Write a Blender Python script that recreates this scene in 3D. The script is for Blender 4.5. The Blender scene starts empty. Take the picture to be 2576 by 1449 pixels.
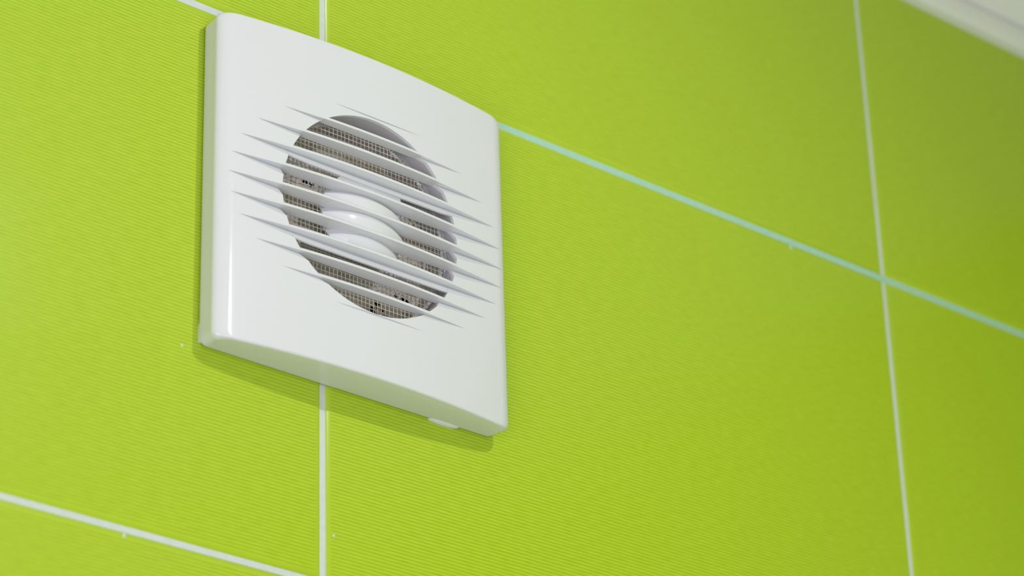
import bpy, bmesh, math, random
from mathutils import Vector, Matrix

# ------------------------------------------------------------------ camera
scene = bpy.context.scene
COL = scene.collection
MM = 0.001
Z0 = 2.09                       # height of the upper horizontal grout joint above the floor

def W(x, y, z):                 # wall millimetres -> metres (x along the wall, -y into the room)
    return Vector((x * MM, y * MM, z * MM + Z0))

cam_data = bpy.data.cameras.new('camera')
cam = bpy.data.objects.new('camera', cam_data)
COL.objects.link(cam)
scene.camera = cam
CR = Vector((0.76392944, -0.64461847, -0.02964523))
CU = Vector((-0.27456074, -0.36626634, 0.88908119))
CF = Vector((0.58397621, 0.67105588, 0.45678856))
m = Matrix((CR, CU, -CF)).transposed().to_4x4()
m.translation = W(-685.137, -910.228, -703.783)
cam.matrix_world = m
cam_data.sensor_width = 36.0
cam_data.lens = 7523.716 / 2576 * 36.0
cam_data.clip_start = 0.01
cam_data.dof.use_dof = True
cam_data.dof.focus_distance = 1.296
cam_data.dof.aperture_fstop = 8.0
cam_data.dof.aperture_blades = 7

# ------------------------------------------------------------------ world, lights, exposure
world = bpy.data.worlds.new('world')
scene.world = world
world.use_nodes = True
world.node_tree.nodes['Background'].inputs[0].default_value = (0.9, 0.95, 1.0, 1)
world.node_tree.nodes['Background'].inputs[1].default_value = 0.05

def light(name, kind, loc, energy, color=(1, 1, 1), **kw):
    d = bpy.data.lights.new(name, kind)
    d.energy = energy
    d.color = color
    for k, v in kw.items():
        setattr(d, k, v)
    o = bpy.data.objects.new(name, d)
    o.location = loc
    COL.objects.link(o)
    return o

# the recessed spotlight in the ceiling, turned towards the lower left of the fan
spot = light('ceiling_spotlight', 'SPOT', W(65, -735, 200), 8.9, (0.965, 0.915, 1.06), shadow_soft_size=0.016, spot_size=math.radians(116), spot_blend=1.0)
spot.rotation_euler = (Vector((-110, 0, -400)) - Vector((65, -735, 200))).to_track_quat('-Z', 'Y').to_euler()
# added soft fill behind the camera, no window is modelled there
front_fill = light('front_fill_light', 'AREA', W(-450, -1560, -900), 7.2, (0.965, 0.92, 1.11), shape='RECTANGLE', size=0.9, size_y=1.0)
front_fill.rotation_euler = (math.radians(90), 0, 0)
# added fill by the left wall, brightens the lower left of the tiles
left_fill = light('left_fill_light', 'AREA', W(-950, -760, -850), 8.4, (0.965, 0.92, 1.11), shape='RECTANGLE', size=0.7, size_y=1.1)
left_fill.rotation_euler = (math.radians(90), 0, math.radians(-90))

scene.view_settings.view_transform = 'Standard'
scene.view_settings.look = 'None'
scene.view_settings.gamma = 1.0
scene.view_settings.use_curve_mapping = False
scene.view_settings.exposure = 0.0

# ------------------------------------------------------------------ helpers
def mesh_obj(name, verts, faces, mats, parent=None, smooth=True, angle=35, mat_idx=None):
    me = bpy.data.meshes.new(name)
    me.from_pydata([tuple(v) for v in verts], [], faces)
    for mt in mats:
        me.materials.append(mt)
    if mat_idx:
        me.polygons.foreach_set('material_index', mat_idx)
    bm = bmesh.new()
    bm.from_mesh(me)
    bmesh.ops.remove_doubles(bm, verts=bm.verts, dist=2e-6)
    bmesh.ops.recalc_face_normals(bm, faces=bm.faces)
    bm.to_mesh(me)
    bm.free()
    if smooth:
        me.polygons.foreach_set('use_smooth', [True] * len(me.polygons))
        me.set_sharp_from_angle(angle=math.radians(angle))
    me.update()
    o = bpy.data.objects.new(name, me)
    COL.objects.link(o)
    if parent:
        o.parent = parent
        o.matrix_parent_inverse = parent.matrix_world.inverted()
    return o

def new_mat(name):
    mt = bpy.data.materials.new(name)
    mt.use_nodes = True
    nt = mt.node_tree
    return mt, nt, nt.nodes['Principled BSDF']

def node(nt, kind, **inp):
    n = nt.nodes.new(kind)
    for k, v in inp.items():
        n.inputs[k].default_value = v
    return n

def math_node(nt, op, a, b=None, c=None):
    n = nt.nodes.new('ShaderNodeMath')
    n.operation = op
    for i, v in enumerate((a, b, c)):
        if v is None:
            continue
        if hasattr(v, 'is_linked') or hasattr(v, 'links'):
            nt.links.new(v, n.inputs[i])
        else:
            n.inputs[i].default_value = v
    return n.outputs[0]

def plain(name, color, rough=0.5, noise=0.0, scale=40.0, bump=0.0, spec=0.5):
    mt, nt, b = new_mat(name)
    b.inputs['Roughness'].default_value = rough
    b.inputs['Specular IOR Level'].default_value = spec
    tc = nt.nodes.new('ShaderNodeTexCoord')
    nz = nt.nodes.new('ShaderNodeTexNoise')
    nz.inputs['Scale'].default_value = scale
    nz.inputs['Detail'].default_value = 4
    nt.links.new(tc.outputs['Object'], nz.inputs['Vector'])
    mix = nt.nodes.new('ShaderNodeMix')
    mix.data_type = 'RGBA'
    lo = [c * (1 - noise) for c in color]
    hi = [min(1, c * (1 + noise)) for c in color]
    mix.inputs[6].default_value = (*lo, 1)
    mix.inputs[7].default_value = (*hi, 1)
    nt.links.new(nz.outputs['Fac'], mix.inputs[0])
    nt.links.new(mix.outputs[2], b.inputs['Base Color'])
    if bump:
        bp = nt.nodes.new('ShaderNodeBump')
        bp.inputs['Strength'].default_value = bump
        bp.inputs['Distance'].default_value = 0.0004
        nt.links.new(nz.outputs['Fac'], bp.inputs['Height'])
        nt.links.new(bp.outputs[0], b.inputs['Normal'])
    return mt

# glazed green tile with fine horizontal ribs
def tile_material():
    mt, nt, b = new_mat('green_ribbed_tile')
    tc = nt.nodes.new('ShaderNodeTexCoord')
    sep = nt.nodes.new('ShaderNodeSeparateXYZ')
    nt.links.new(tc.outputs['Object'], sep.inputs[0])
    nz = nt.nodes.new('ShaderNodeTexNoise')
    nz.inputs['Scale'].default_value = 55.0
    nz.inputs['Detail'].default_value = 1.0
    mp = nt.nodes.new('ShaderNodeMapping')
    mp.inputs['Scale'].default_value = (0.35, 0.35, 1.0)
    nt.links.new(tc.outputs['Object'], mp.inputs[0])
    nt.links.new(mp.outputs[0], nz.inputs['Vector'])
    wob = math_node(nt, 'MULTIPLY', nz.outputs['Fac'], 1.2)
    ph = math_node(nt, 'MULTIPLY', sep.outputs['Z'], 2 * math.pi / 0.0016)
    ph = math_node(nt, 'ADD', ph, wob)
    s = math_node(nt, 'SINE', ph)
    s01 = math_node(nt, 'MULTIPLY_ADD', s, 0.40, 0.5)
    # fine irregular streaking along the ribs
    n2 = nt.nodes.new('ShaderNodeTexNoise')
    n2.inputs['Scale'].default_value = 620.0
    n2.inputs['Detail'].default_value = 2.0
    mp2 = nt.nodes.new('ShaderNodeMapping')
    mp2.inputs['Scale'].default_value = (0.22, 0.22, 1.2)
    nt.links.new(tc.outputs['Object'], mp2.inputs[0])
    nt.links.new(mp2.outputs[0], n2.inputs['Vector'])
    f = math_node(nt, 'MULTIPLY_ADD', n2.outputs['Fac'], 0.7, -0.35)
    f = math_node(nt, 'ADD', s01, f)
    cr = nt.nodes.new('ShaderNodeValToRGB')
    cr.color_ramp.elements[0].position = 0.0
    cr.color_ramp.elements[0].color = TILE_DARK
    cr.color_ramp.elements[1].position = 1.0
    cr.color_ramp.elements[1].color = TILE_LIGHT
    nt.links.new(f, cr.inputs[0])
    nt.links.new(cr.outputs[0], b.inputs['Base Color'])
    bp = nt.nodes.new('ShaderNodeBump')
    bp.inputs['Strength'].default_value = 0.12
    bp.inputs['Distance'].default_value = 0.0002
    nt.links.new(s01, bp.inputs['Height'])
    nt.links.new(bp.outputs[0], b.inputs['Normal'])
    b.inputs['Roughness'].default_value = 0.16
    b.inputs['Specular IOR Level'].default_value = 0.5
    return mt

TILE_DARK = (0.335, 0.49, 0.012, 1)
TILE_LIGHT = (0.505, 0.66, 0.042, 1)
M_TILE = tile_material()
M_GLAZE = plain('tile_edge_glaze', (0.43, 0.59, 0.03), 0.26, 0.04, 60)
M_GROUT = plain('grey_white_grout', (0.62, 0.68, 0.64), 0.85, 0.08, 300, 0.3)
M_GROUT_TEAL = plain('pale_teal_grout', (0.40, 0.66, 0.52), 0.85, 0.08, 300, 0.3)
M_WHITE = plain('white_gloss_plastic', (0.72, 0.73, 0.755), 0.10, 0.004, 30)
M_CEIL = plain('white_ceiling_paint', (0.82, 0.82, 0.81), 0.7, 0.02, 8)
M_CORNICE = plain('white_moulded_foam', (0.86, 0.86, 0.87), 0.75, 0.03, 60, 0.2)
M_PALE = plain('pale_wall_paint', (0.80, 0.80, 0.78), 0.5, 0.02, 6)
M_FLOOR = plain('grey_beige_floor_tile', (0.74, 0.73, 0.71), 0.35, 0.06, 12)
M_WIRE = plain('tan_mesh_wire', (0.58, 0.52, 0.41), 0.5, 0.25, 150)
M_DUCT = plain('grey_duct_plastic', (0.50, 0.49, 0.50), 0.4, 0.08, 80)
M_LINER = plain('crumpled_grey_liner', (0.56, 0.54, 0.48), 0.45, 0.35, 130)
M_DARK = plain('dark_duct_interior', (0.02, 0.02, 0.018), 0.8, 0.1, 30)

# ------------------------------------------------------------------ the room
PX, PZ = 361.27, 252.0
XR = 708.0                      # right wall
XL, YF, ZC = -960.0, -1700.0, 228.0
FLOOR = -2090.0

def cut_round_hole(v, f, mi):
    """subtract the round fan opening from one closed piece of the wall"""
    me = bpy.data.meshes.new('piece')
    me.from_pydata([tuple(p) for p in v], [], f)
    for mt in (M_TILE, M_GLAZE, M_GROUT, M_GROUT_TEAL):
        me.materials.append(mt)
    me.polygons.foreach_set('material_index', mi)
    a = bpy.data.objects.new('piece', me)
    COL.objects.link(a)
    n = 72
    cv = [W(HOLE[0] + HOLE[2] * math.cos(2 * math.pi * q / n), y, HOLE[1] + HOLE[2] * math.sin(2 * math.pi * q / n)) for y in (-20, 60) for q in range(n)]
    cf = [(q, (q + 1) % n, n + (q + 1) % n, n + q) for q in range(n)] + [tuple(range(n - 1, -1, -1)), tuple(range(n, 2 * n))]
    cm = bpy.data.meshes.new('cutter')
    cm.from_pydata([tuple(p) for p in cv], [], cf)
    c = bpy.data.objects.new('cutter', cm)
    COL.objects.link(c)
    for m_ in (me, cm):
        b = bmesh.new(); b.from_mesh(m_)
        bmesh.ops.recalc_face_normals(b, faces=b.faces)
        b.to_mesh(m_); b.free()
    md = a.modifiers.new('cut', 'BOOLEAN')
    md.operation = 'DIFFERENCE'
    md.solver = 'EXACT'
    md.object = c
    bpy.context.view_layer.update()
    e = a.evaluated_get(bpy.context.evaluated_depsgraph_get())
    r = e.to_mesh()
    out = ([p.co.copy() for p in r.vertices], [tuple(p.vertices) for p in r.polygons], [p.material_index for p in r.polygons])
    e.to_mesh_clear()
    for o in (a, c):
        bpy.data.objects.remove(o)
    bpy.data.meshes.remove(me)
    bpy.data.meshes.remove(cm)
    return out

HOLE = (9.7, -88.2, 50.3)

def tiled_wall(name, n0, n1, m0, m1, place, clip, xjoint, zjoint, specks=(), hole=False):
    """glazed tiles with rounded edges over a recessed grout bed; place(u, d, v) -> point, d = depth into the wall"""
    V, F, MI = [], [], []
    prof = [(0.0, 0.8), (0.10, 0.58), (0.35, 0.42), (0.8, 0.27), (1.3, 0.13), (1.8, 0.04), (2.4, 0.0)]
    def emit(v, f, mi, cut):
        if cut:
            v, f, mi = cut_round_hole(v, f, mi)
        b = len(V)
        V.extend(v)
        F.extend(tuple(b + i for i in q) for q in f)
        MI.extend(mi)
    for i in range(n0, n1):
        for j in range(m0, m1):
            u0, u1 = i * PX + xjoint(i) / 2, (i + 1) * PX - xjoint(i + 1) / 2
            v0, v1 = (j - 1) * PZ + zjoint(j - 1) / 2, j * PZ - zjoint(j) / 2
            u0, u1 = max(u0, clip[0]), min(u1, clip[1])
            v0, v1 = max(v0, clip[2]), min(v1, clip[3])
            if u1 - u0 < 6 or v1 - v0 < 6:
                continue
            v, f, mi, rings = [], [], [], []
            for q, d in [(0.0, 2.4)] + prof:
                rings.append(len(v))
                for a, c in ((u0 + q, v0 + q), (u1 - q, v0 + q), (u1 - q, v1 - q), (u0 + q, v1 - q)):
                    v.append(place(a, d, c))
            for r in range(len(rings) - 1):
                for k in range(4):
                    a, c = rings[r] + k, rings[r] + (k + 1) % 4
                    a2, c2 = rings[r + 1] + k, rings[r + 1] + (k + 1) % 4
                    f.append((a, c, c2, a2))
                    mi.append(1)
            f.append(tuple(rings[-1] + k for k in range(4)))
            mi.append(0)
            f.append((3, 2, 1, 0))
            mi.append(2)
            emit(v, f, mi, hole and i in (-1, 0) and j == 0)
    # grout bed, slightly behind the glaze
    def bed(ua, ub, va, vb, m_, d, d2, cut=False):
        v = [place(a, q, c) for q in (d, d2) for a, c in ((ua, va), (ub, va), (ub, vb), (ua, vb))]
        f = [(0, 1, 2, 3), (7, 6, 5, 4), (0, 4, 5, 1), (1, 5, 6, 2), (2, 6, 7, 3), (3, 7, 4, 0)]
        emit(v, f, [m_] * 6, cut)
    bed(clip[0], clip[1], clip[2], clip[3], 2, 0.75, 30.0, hole)
    if hole:
        bed(20, clip[1], -2.4, 2.4, 3, 0.68, 0.74)
    # little dabs of grout left on the tiles
    for (u, v, r, mi) in specks:
        b = len(V)
        n = 8
        for k in range(n):
            a = 2 * math.pi * k / n
            rr = r * (1 + 0.3 * math.sin(3 * a + u))
            V.append(place(u + rr * 0.8 * math.cos(a), 0.1, v + rr * 1.3 * math.sin(a)))
        V.append(place(u, -0.35, v))
        for k in range(n):
            F.append((b + k, b + (k + 1) % n, b + n))
            MI.append(mi)
    return V, F, MI

def build_structure(name, V, F, mats, MI=None, smooth=True, angle=50):
    me = bpy.data.meshes.new(name)
    me.from_pydata([tuple(v) for v in V], [], F)
    for mt in mats:
        me.materials.append(mt)
    if MI:
        me.polygons.foreach_set('material_index', MI)
    if smooth:
        me.polygons.foreach_set('use_smooth', [True] * len(me.polygons))
        me.set_sharp_from_angle(angle=math.radians(angle))
    o = bpy.data.objects.new(name, me)
    COL.objects.link(o)
    o['kind'] = 'structure'
    return o

specks = [(-71.6, -165.4, 0.8, 2), (-96.4, -254.9, 1.0, 2), (5.4, -230.2, 0.8, 2), (293.6, -3.4, 1.5, 3)]
xj = lambda i: 3.0 if i <= 0 else 2.6
zj = lambda j: 3.5 if j == 0 else 2.8
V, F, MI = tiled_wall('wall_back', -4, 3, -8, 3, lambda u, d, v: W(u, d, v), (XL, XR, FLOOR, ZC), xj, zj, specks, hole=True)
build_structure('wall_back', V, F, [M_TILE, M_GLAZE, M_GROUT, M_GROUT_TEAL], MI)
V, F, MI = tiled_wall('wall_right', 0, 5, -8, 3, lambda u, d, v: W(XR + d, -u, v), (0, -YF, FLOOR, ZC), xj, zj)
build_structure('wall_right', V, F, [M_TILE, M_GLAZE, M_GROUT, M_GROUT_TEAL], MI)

def slab(name, a, b, mat):
    x0, y0, z0 = a
    x1, y1, z1 = b
    V = [W(x, y, z) for x in (x0, x1) for y in (y0, y1) for z in (z0, z1)]
    F = [(0, 1, 3, 2), (4, 6, 7, 5), (0, 4, 5, 1), (2, 3, 7, 6), (0, 2, 6, 4), (1, 5, 7, 3)]
    return build_structure(name, V, F, [mat], smooth=False)

slab('ceiling', (XL - 30, YF - 30, ZC), (XR + 30, 30, ZC + 30), M_CEIL)
slab('floor', (XL - 30, YF - 30, FLOOR - 30), (XR + 30, 30, FLOOR), M_FLOOR)
slab('wall_left', (XL - 30, YF, FLOOR), (XL, 0, ZC), M_PALE)
slab('wall_front', (XL - 30, YF - 30, FLOOR), (XR + 30, YF, ZC), M_PALE)

# cornice between the tiles and the ceiling: lip, hollow, small step
def cornice():
    p = [(0, 268.5), (5.6, 268.5), (6.6, 269.2), (7.0, 270.4), (7.2, 281.0), (6.6, 282.0), (4.6, 282.4), (4.6, 284.4), (7.6, 284.8), (8.0, 286.0)]
    for k in range(13):                       # concave hollow
        a = math.radians(90 * k / 12)
        p.append((8.4 + 24 * (1 - math.cos(a)), 286.6 + 15 * math.sin(a)))
    p += [(35.0, 302.0), (35.5, 304.5), (40, 305.5), (41, 308), (41, 312), (0, 312)]
    p = [(d, z - 84) for d, z in p]
    V, F = [], []
    n = len(p)
    for x in (XL, XR):
        for (d, z) in p:
            V.append(W(x, -d, z))
    for k in range(n):
        k2 = (k + 1) % n
        F.append((k, k2, n + k2, n + k))
    F.append(tuple(range(n)))
    F.append(tuple(range(2 * n - 1, n - 1, -1)))
    o = mesh_obj('trim_1', V, F, [M_CORNICE], angle=40)
    o['kind'] = 'structure'
cornice()

# ------------------------------------------------------------------ the extractor fan
FX, FZ = 14.7 - 0.8, -86.16 + 0.2            # centre of the cover on the wall
HW, HH = 78.7, 78.2                          # half width, half height
RC = 3.8
GCX = 0.8                                    # centre of the grooves in cover coordinates
OX, OZ, OR = -1.4, -1.0, 47.3                # round opening
PITCH = 9.65
ZK = [PITCH * (5 - k) - 0.25 for k in range(11)]
SLOPE = 1.35                                 # drop / depth of the sloping groove floors
KD = 6.4                                     # deepest groove
SHELL = 1.6

fan = bpy.data.objects.new('exhaust_fan', None)
fan.location = W(FX, 0, FZ)
COL.objects.link(fan)
fan['label'] = 'square white plastic exhaust fan with louvred round grille on green tiled wall'
fan['category'] = 'fan'
bpy.context.view_layer.update()

def P(x, dep, z):                            # cover coordinates (mm) -> world
    return W(FX + x, -dep, FZ + z)

def face(x):
    return 13.7 + 7.0 * (1 - (x / 78.4) ** 2)

def gk(k, x):
    return KD * (1 - ((x - GCX) / 75.5) ** 2 - ((ZK[k] + 0.25) / 51.0) ** 2)

def groove(k, x, t):
    if k < 0 or k > 10:
        return 0.0
    return max(0.0, gk(k, x) - t / SLOPE)

def hw(z):
    d = abs(z) - (HH - RC)
    if d <= 0:
        return HW
    d = min(d, RC)
    return HW - RC + math.sqrt(max(0, RC * RC - d * d))

SW, SH, TW, TH = 7.0, 3.6, 1.2, 1.1
def edge_drop(d, dv):
    a = min(1.0, max(0.0, (SW - d) / SW))
    b = min(1.0, max(0.0, (TW - dv) / TW))
    return SH * (1 - math.sqrt(1 - a * a)) + TH * (1 - math.sqrt(1 - b * b))

def cc(z, grow=0.0):
    return math.sqrt(max(0.0, (OR + grow) ** 2 - (z - OZ) ** 2))

def build_cover():
    zs = set()
    z = -HH
    while z < HH:
        zs.add(round(z, 4))
        z += 0.25
    for k in range(26):
        for s in (1, -1):
            zs.add(round(s * (HH - 5.0 * (k / 25) ** 2), 4))
            zs.add(round(OZ + s * (OR - 2.0 * (k / 25) ** 2), 4))
    zs = sorted(zs, reverse=True)
    rows = []                                 # (z, k)
    k = -1
    bounds = ZK[:]
    for z in zs:
        while k + 1 <= 10 and z <= bounds[k + 1] + 1e-6:
            zb = bounds[k + 1]
            rows.append((zb, k))
            rows.append((zb, k + 1))
            k += 1
        if k >= 0 and abs(z - bounds[k]) < 1e-4:
            continue
        if k >= 0 and z > bounds[k]:
            continue
        if rows and abs(rows[-1][0] - z) < 0.03 and abs(z) < HH - 5:
            continue
        rows.append((z, k))
    NE, NI = 16, 44
    V, F = [], []
    grid = {}
    for side in (-1, 1):
        for r, (z, k) in enumerate(rows):
            xo = side * hw(z)
            xi = OX + side * cc(z)
            L = abs(xo - xi)
            dv = HH - abs(z)
            ts = [SW * (j / NE) ** 1.6 for j in range(NE)] + [SW + (L - SW) * j / NI for j in range(NI + 1)]
            ids = []
            for d in ts:
                x = xo - side * d
                dep = face(x) - edge_drop(d, dv)
                dep -= groove(k, x, (ZK[k] - z) if k >= 0 else 0)
                ids.append(len(V))
                V.append((x, dep, z))
            grid[(side, r)] = ids
        for r in range(len(rows) - 1):
            a, b = grid[(side, r)], grid[(side, r + 1)]
            for j in range(len(a) - 1):
                F.append((a[j], a[j + 1], b[j + 1], b[j]))
    # outer boundary loop: top row, right side, bottom row, left side
    R = len(rows)
    top = grid[(-1, 0)] + grid[(1, 0)][::-1]
    right = [grid[(1, r)][0] for r in range(1, R)]
    bot = grid[(1, R - 1)][1:] + grid[(-1, R - 1)][::-1]
    left = [grid[(-1, r)][0] for r in range(R - 2, 0, -1)]
    loop = top + right + bot + left
    prev = loop
    for inset, dep in ((0.2, 9.0), (0.42, 5.0), (0.55, 2.4), (0.6, 1.4), (0.75, 1.05), (1.6, 1.0), (1.8, 8.0)):
        ring = []
        for i in loop:
            x, _, z = V[i]
            ring.append(len(V))
            V.append((x * (1 - inset / HW), dep, z * (1 - inset / HH)))
        n = len(loop)
        for i in range(n):
            F.append((prev[i], prev[(i + 1) % n], ring[(i + 1) % n], ring[i]))
        prev = ring
    # rim of the round opening, then the grey inner collar behind it
    grey = []
    for side in (-1, 1):
        last = None
        for r, (z, k) in enumerate(rows):
            if abs(z - OZ) > OR:
                last = None
                continue
            i = grid[(side, r)][-1]
            x, dep, zz = V[i]
            V.append((x, dep - SHELL, zz))
            V.append((x, 10.2, zz))
            cur = (i, len(V) - 2, len(V) - 1)
            if last:
                F.append((last[0], last[1], cur[1], cur[0]))
                grey.append(len(F))
                F.append((last[1], last[2], cur[2], cur[1]))
            last = cur
    mi = [0] * len(F)
    for g in grey:
        mi[g] = 1
    o = mesh_obj('front_cover', [P(*v) for v in V], F, [M_WHITE, M_DUCT], fan, angle=28, mat_idx=mi)
    return o
build_cover()

def grid_solid(name, n, mrows, f_front, thick, mat, angle=30):
    """closed sheet: f_front(s, t) -> (x, dep, z), s in -1..1, t in 0..1"""
    V, F = [], []
    for layer in (0, 1):
        for j in range(mrows + 1):
            for i in range(n + 1):
                x, dep, z = f_front(-1 + 2 * i / n, j / mrows)
                V.append((x, dep - thick * layer, z))
    off = (n + 1) * (mrows + 1)
    idx = lambda i, j, l: l * off + j * (n + 1) + i
    for j in range(mrows):
        for i in range(n):
            F.append((idx(i, j, 0), idx(i + 1, j, 0), idx(i + 1, j + 1, 0), idx(i, j + 1, 0)))
            F.append((idx(i, j, 1), idx(i, j + 1, 1), idx(i + 1, j + 1, 1), idx(i + 1, j, 1)))
    for i in range(n):
        F.append((idx(i, 0, 0), idx(i, 0, 1), idx(i + 1, 0, 1), idx(i + 1, 0, 0)))
        F.append((idx(i, mrows, 0), idx(i + 1, mrows, 0), idx(i + 1, mrows, 1), idx(i, mrows, 1)))
    for j in range(mrows):
        F.append((idx(0, j, 0), idx(0, j + 1, 0), idx(0, j + 1, 1), idx(0, j, 1)))
        F.append((idx(n, j, 0), idx(n, j, 1), idx(n, j + 1, 1), idx(n, j + 1, 0)))
    return mesh_obj(name, [P(*v) for v in V], F, [mat], fan, angle=angle)

FIN = 1.5
def build_slat(k):
    n = 72
    prof = [('f', 0.0, 0.16), ('f', 0.05, 0.05), ('f', 0.16, 0.0), ('f', FIN - 0.6, 0.0), ('f', FIN - 0.32, 0.08),
            ('f', FIN - 0.12, 0.25), ('f', FIN, 0.6), ('b', FIN - 0.3, 0.0), ('b', 0.0, 0.0)]
    V, F = [], []
    for i in range(n + 1):
        s = -1 + 2 * i / n
        for kind, dz, dd in prof:
            z = ZK[k] + max(0.03, dz)
            x = OX + s * cc(z, 0.25)
            g = max(0.4, gk(k, x)) + 2.0
            dep = face(x) - dd if kind == 'f' else face(x) - g
            V.append((x, dep, z))
    m_ = len(prof)
    for i in range(n):
        for j in range(m_):
            j2 = (j + 1) % m_
            F.append((i * m_ + j, i * m_ + j2, (i + 1) * m_ + j2, (i + 1) * m_ + j))
    F.append(tuple(range(m_)))
    F.append(tuple(n * m_ + j for j in range(m_ - 1, -1, -1)))
    return mesh_obj('louvre_slat', [P(*v) for v in V], F, [M_WHITE], fan, angle=40)
for k in range(1, 10):
    build_slat(k)

def build_deflector(k):
    tmax = PITCH - FIN - 2.7
    def f(s, t):
        z = ZK[k] - t * tmax
        x = OX + s * cc(z, 0.2)
        tm = min(tmax, max(0.6, gk(k, x) * SLOPE))
        z = ZK[k] - t * tm
        x = OX + s * cc(z, 0.2)
        return (x, face(x) - max(0.0, gk(k, x) - t * tm / SLOPE), z)
    return grid_solid('deflector_blade', 80, 14, f, 1.0, M_WHITE)
build_deflector(3)
build_deflector(7)

# domed hub cap behind the middle slats
HX, HZ, HR = -2.2, -0.9, 22.0
def build_hub():
    zs = []
    z = HZ + HR
    while z > ZK[7] + 0.3:
        zs.append(z)
        z -= 0.2
    rows = []
    k = 2
    for z in zs:
        while z <= ZK[k + 1] + 0.5:
            rows.append((ZK[k + 1] + 0.5, k))
            rows.append((ZK[k + 1] + 0.5, k + 1))
            k += 1
        rows.append((z, k))
    n = 64
    V, F = [], []
    for (z, k) in rows:
        c = math.sqrt(max(0, HR * HR - (z - HZ) ** 2))
        t = ZK[k] - z
        for i in range(n + 1):
            x = HX + c * math.sin(math.pi / 2 * (-1 + 2 * i / n))
            r2 = (x - HX) ** 2 + (z - HZ) ** 2
            dep = 20.3 - (37 - math.sqrt(37 * 37 - r2))
            dep -= max(0.0, 2.2 - t / SLOPE)
            if k == 3:                         # the top of the cap runs up into the deflector blade
                tm = PITCH - FIN - 2.7
                g = gk(3, x)
                fill = g - t / SLOPE + 0.5 if t < tm else g - tm / SLOPE + 0.8 + (t - tm)
                dep = max(dep, face(x) - fill)
            V.append((x, dep, z))
    R = len(rows)
    for r in range(R - 1):
        for i in range(n):
            a = r * (n + 1) + i
            F.append((a, a + 1, a + n + 2, a + n + 1))
    loop = [i for i in range(n + 1)] + [r * (n + 1) + n for r in range(1, R)] + \
           [(R - 1) * (n + 1) + i for i in range(n - 1, -1, -1)] + [r * (n + 1) for r in range(R - 2, 0, -1)]
    ring = []
    for i in loop:
        x, dep, z = V[i]
        ring.append(len(V))
        V.append((x, 12.1, z))
    L = len(loop)
    for i in range(L):
        F.append((loop[i], loop[(i + 1) % L], ring[(i + 1) % L], ring[i]))
    return mesh_obj('hub_cap', [P(*v) for v in V], F, [M_WHITE], fan, angle=28)
build_hub()

# back plate on the wall (2 mm proud of the tiles, a hair inside the cover) with small tabs
def build_back_plate():
    V, F = [], []
    def outline(grow):
        pts = []
        for cx_, cz_, a0 in ((1, 1, 0), (-1, 1, 90), (-1, -1, 180), (1, -1, 270)):
            for q in range(9):
                a = math.radians(a0 + 90 * q / 8)
                rr = 5.0
                pts.append((cx_ * (HW - 1.9 - rr) + (rr + grow) * math.cos(a), cz_ * (HH - 1.9 - rr) + (rr + grow) * math.sin(a)))
        return pts
    n = 36
    DX_, DZ_ = -4.2, -2.2
    inner = [(DX_ + 50.6 * math.cos(math.radians(10 * q)) , DZ_ + 50.6 * math.sin(math.radians(10 * q))) for q in range(n)]
    rings = []
    for pts, dep in ((outline(0), 0.02), (outline(0), 3.0), (inner, 3.0), (inner, 0.02)):
        b = len(V)
        V += [(x, dep, z) for x, z in pts]
        rings.append(b)
    for r in range(3):
        for i in range(n):
            F.append((rings[r] + i, rings[r] + (i + 1) % n, rings[r + 1] + (i + 1) % n, rings[r + 1] + i))
    for i in range(n):
        F.append((rings[3] + i, rings[3] + (i + 1) % n, rings[0] + (i + 1) % n, rings[0] + i))
    return mesh_obj('back_plate', [P(*v) for v in V], F, [M_WHITE], fan, angle=40)
build_back_plate()

def build_tab(x0, x1, z_edge, out, axis, name='release_tab'):
    """rounded lip that stands out of the edge of the back plate; axis 'z' below the cover, 'x' to its left"""
    n = 20
    V, F = [], []
    prof = [(0.05, 0.0), (0.05, 1.0), (0.8, 1.0), (1.7, 0.6), (2.3, -0.3), (2.3, -2.2), (0.05, -2.2)]   # depth, outwards factor
    for i in range(n + 1):
        s = i / n
        o_ = out * min(1.0, (4 * s * (1 - s)) ** 0.5 * 1.05)
        a = x0 + (x1 - x0) * s
        for dep, q in prof:
            off = o_ * q if q > 0 else q
            V.append((a, dep, z_edge - off) if axis == 'z' else (z_edge - off, dep, a))
    m_ = len(prof)
    for i in range(n):
        for j in range(m_):
            j2 = (j + 1) % m_
            F.append((i * m_ + j, i * m_ + j2, (i + 1) * m_ + j2, (i + 1) * m_ + j))
    F.append(tuple(range(m_)))
    F.append(tuple(n * m_ + j for j in range(m_ - 1, -1, -1)))
    return mesh_obj(name, [P(*v) for v in V], F, [M_WHITE], fan, angle=40)
build_tab(42.5, 58.5, -HH + 0.5, 0.85, 'z')
build_tab(-76.0, -67.0, -HW + 1.3, 0.5, 'x', 'edge_clip')

DX, DZ = -4.2, -2.2
# duct behind the cover
def build_duct():
    n = 72
    V, F = [], []
    secs = [(49.6, 10.6), (49.3, 10.4), (48.8, 2.0), (48.4, -28.0), (49.6, -28.0), (49.9, 2.0), (50.4, 10.6)]
    for r, dep in secs:
        for q in range(n):
            a = 2 * math.pi * q / n
            V.append((DX + r * math.cos(a), dep, DZ + r * math.sin(a)))
    for s in range(len(secs)):
        s2 = (s + 1) % len(secs)
        for q in range(n):
            F.append((s * n + q, s * n + (q + 1) % n, s2 * n + (q + 1) % n, s2 * n + q))
    return mesh_obj('duct_collar', [P(*v) for v in V], F, [M_DUCT], fan, angle=40)
build_duct()

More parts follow.
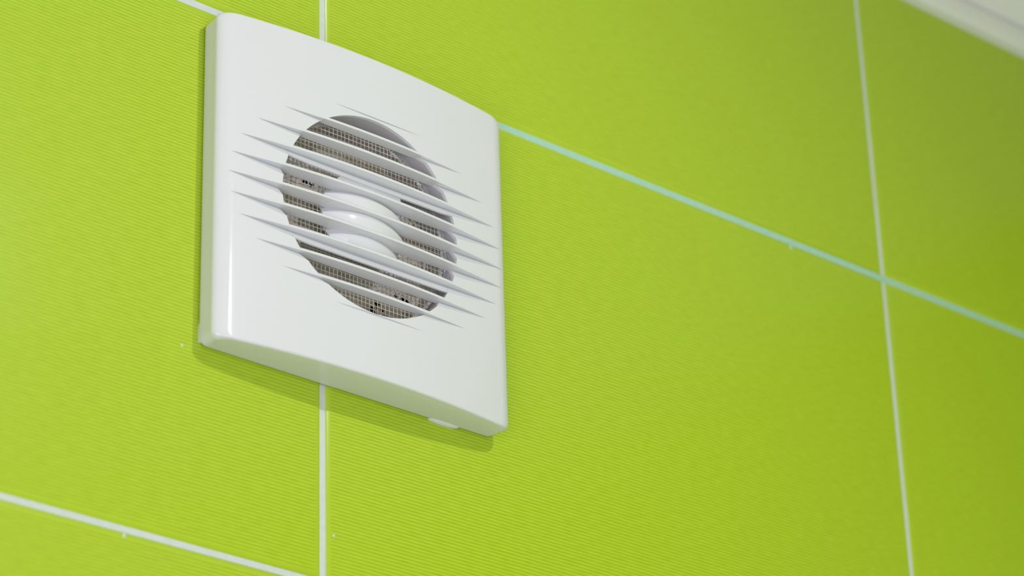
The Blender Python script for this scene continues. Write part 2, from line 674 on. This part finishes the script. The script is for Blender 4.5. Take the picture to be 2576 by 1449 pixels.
# insect screen: woven wires
SD = 11.5
SX, SZ = -4.2, -2.2
def build_screen():
    rnd = random.Random(5)
    V, F = [], []
    def wire(p, q, w, wob, ph):
        n = 24
        base = len(V)
        horiz = abs(p[0] - q[0]) > abs(p[1] - q[1])
        for i in range(n + 1):
            s = i / n
            x, z = p[0] + (q[0] - p[0]) * s, p[1] + (q[1] - p[1]) * s
            d = 0.12 * math.sin(s * 5 + ph) + wob * math.sin(x * 0.11 + z * 0.07)
            e = 0.10 * math.sin(s * 9 + ph * 2)
            for (a, b) in ((w, 0), (0, w), (-w, 0), (0, -w)):
                if horiz:
                    V.append((x, SD + d + b, z + a + e))
                else:
                    V.append((x + a + e, SD + d + b, z))
        for i in range(n):
            for j in range(4):
                j2 = (j + 1) % 4
                F.append((base + i * 4 + j, base + i * 4 + j2, base + (i + 1) * 4 + j2, base + (i + 1) * 4 + j))
    pitch = 2.15
    R = 47.6
    m_ = int(R / pitch)
    for i in range(-m_, m_ + 1):
        c = math.sqrt(R * R - (i * pitch) ** 2)
        ph = rnd.random() * 6
        wire((SX - c, SZ + i * pitch), (SX + c, SZ + i * pitch), 0.21, 0.12, ph)
        wire((SX + i * pitch, SZ - c), (SX + i * pitch, SZ + c), 0.21, 0.12, ph + 2)
    o = mesh_obj('insect_screen', [P(*v) for v in V], F, [M_WIRE], fan, angle=60)
    o['label'] = 'tan woven wire insect screen'
    bpy.context.view_layer.update()
    return o
screen = build_screen()

# crumpled hem of the screen where it is tucked into the collar
def build_hem():
    rnd = random.Random(11)
    V, F = [], []
    n = 900
    for i in range(n):
        a = 2 * math.pi * i / n
        w = 0.35 + 0.35 * math.sin(a * 170 + 3 * math.sin(a * 23))
        for q in range(6):
            b = 2 * math.pi * q / 6
            r = 47.0 + 0.5 * w + (0.75 + 0.3 * rnd.random()) * math.cos(b)
            d = SD - 0.5 + 0.6 * w + (0.6 + 0.3 * rnd.random()) * math.sin(b)
            V.append((SX + r * math.cos(a), d, SZ + r * math.sin(a)))
    for i in range(n):
        for q in range(6):
            F.append((i * 6 + q, i * 6 + (q + 1) % 6, ((i + 1) % n) * 6 + (q + 1) % 6, ((i + 1) % n) * 6 + q))
    mesh_obj('screen_hem', [P(*v) for v in V], F, [M_DUCT], screen, angle=50)
build_hem()

# crumpled lining deep in the duct, torn through in a few places onto the dark pipe
def build_liner():
    from mathutils import noise
    V, F = [], []
    nr, na = 46, 150
    holes = [(15.4, -30.0, 1.5), (12.9, -32.6, 1.2), (18.0, -31.6, 1.2), (26.0, -22.6, 1.0), (29.5, -22.8, 1.0), (33.0, -23.1, 0.9),
             (-21.8, 19.0, 1.2), (-19.0, 17.6, 1.0), (-34.5, 7.0, 1.2), (-34.0, 4.6, 1.0), (-1.6, 27.6, 1.4)]
    pos = {}
    for i in range(nr + 1):
        for j in range(na):
            r = 48.7 * i / nr
            a = 2 * math.pi * j / na
            x, z = DX + r * math.cos(a), DZ + r * math.sin(a)
            h = 3.2 * noise.noise(Vector((x * 0.09, z * 0.09, 1.3))) + 1.5 * abs(noise.noise(Vector((x * 0.3, z * 0.3, 4.1))))
            pos[(i, j)] = (x, z)
            V.append((x, -2.5 + h, z))
    for i in range(nr):
        for j in range(na):
            a, b = i * na + j, i * na + (j + 1) % na
            x, z = pos[(i, j)]
            if any((x - hx) ** 2 + (z - hz) ** 2 < hr * hr for hx, hz, hr in holes):
                continue
            F.append((a, b, b + na, a + na))
    mesh_obj('duct_liner', [P(*v) for v in V], F, [M_LINER], fan, angle=30)
    V, F = [], []
    n = 48
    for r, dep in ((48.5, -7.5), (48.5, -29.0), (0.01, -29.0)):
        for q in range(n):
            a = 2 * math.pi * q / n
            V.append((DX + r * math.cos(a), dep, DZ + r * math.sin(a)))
    for s in range(2):
        for q in range(n):
            F.append((s * n + q, s * n + (q + 1) % n, (s + 1) * n + (q + 1) % n, (s + 1) * n + q))
    mesh_obj('duct_pipe', [P(*v) for v in V], F, [M_DARK], fan, angle=40)
build_liner()
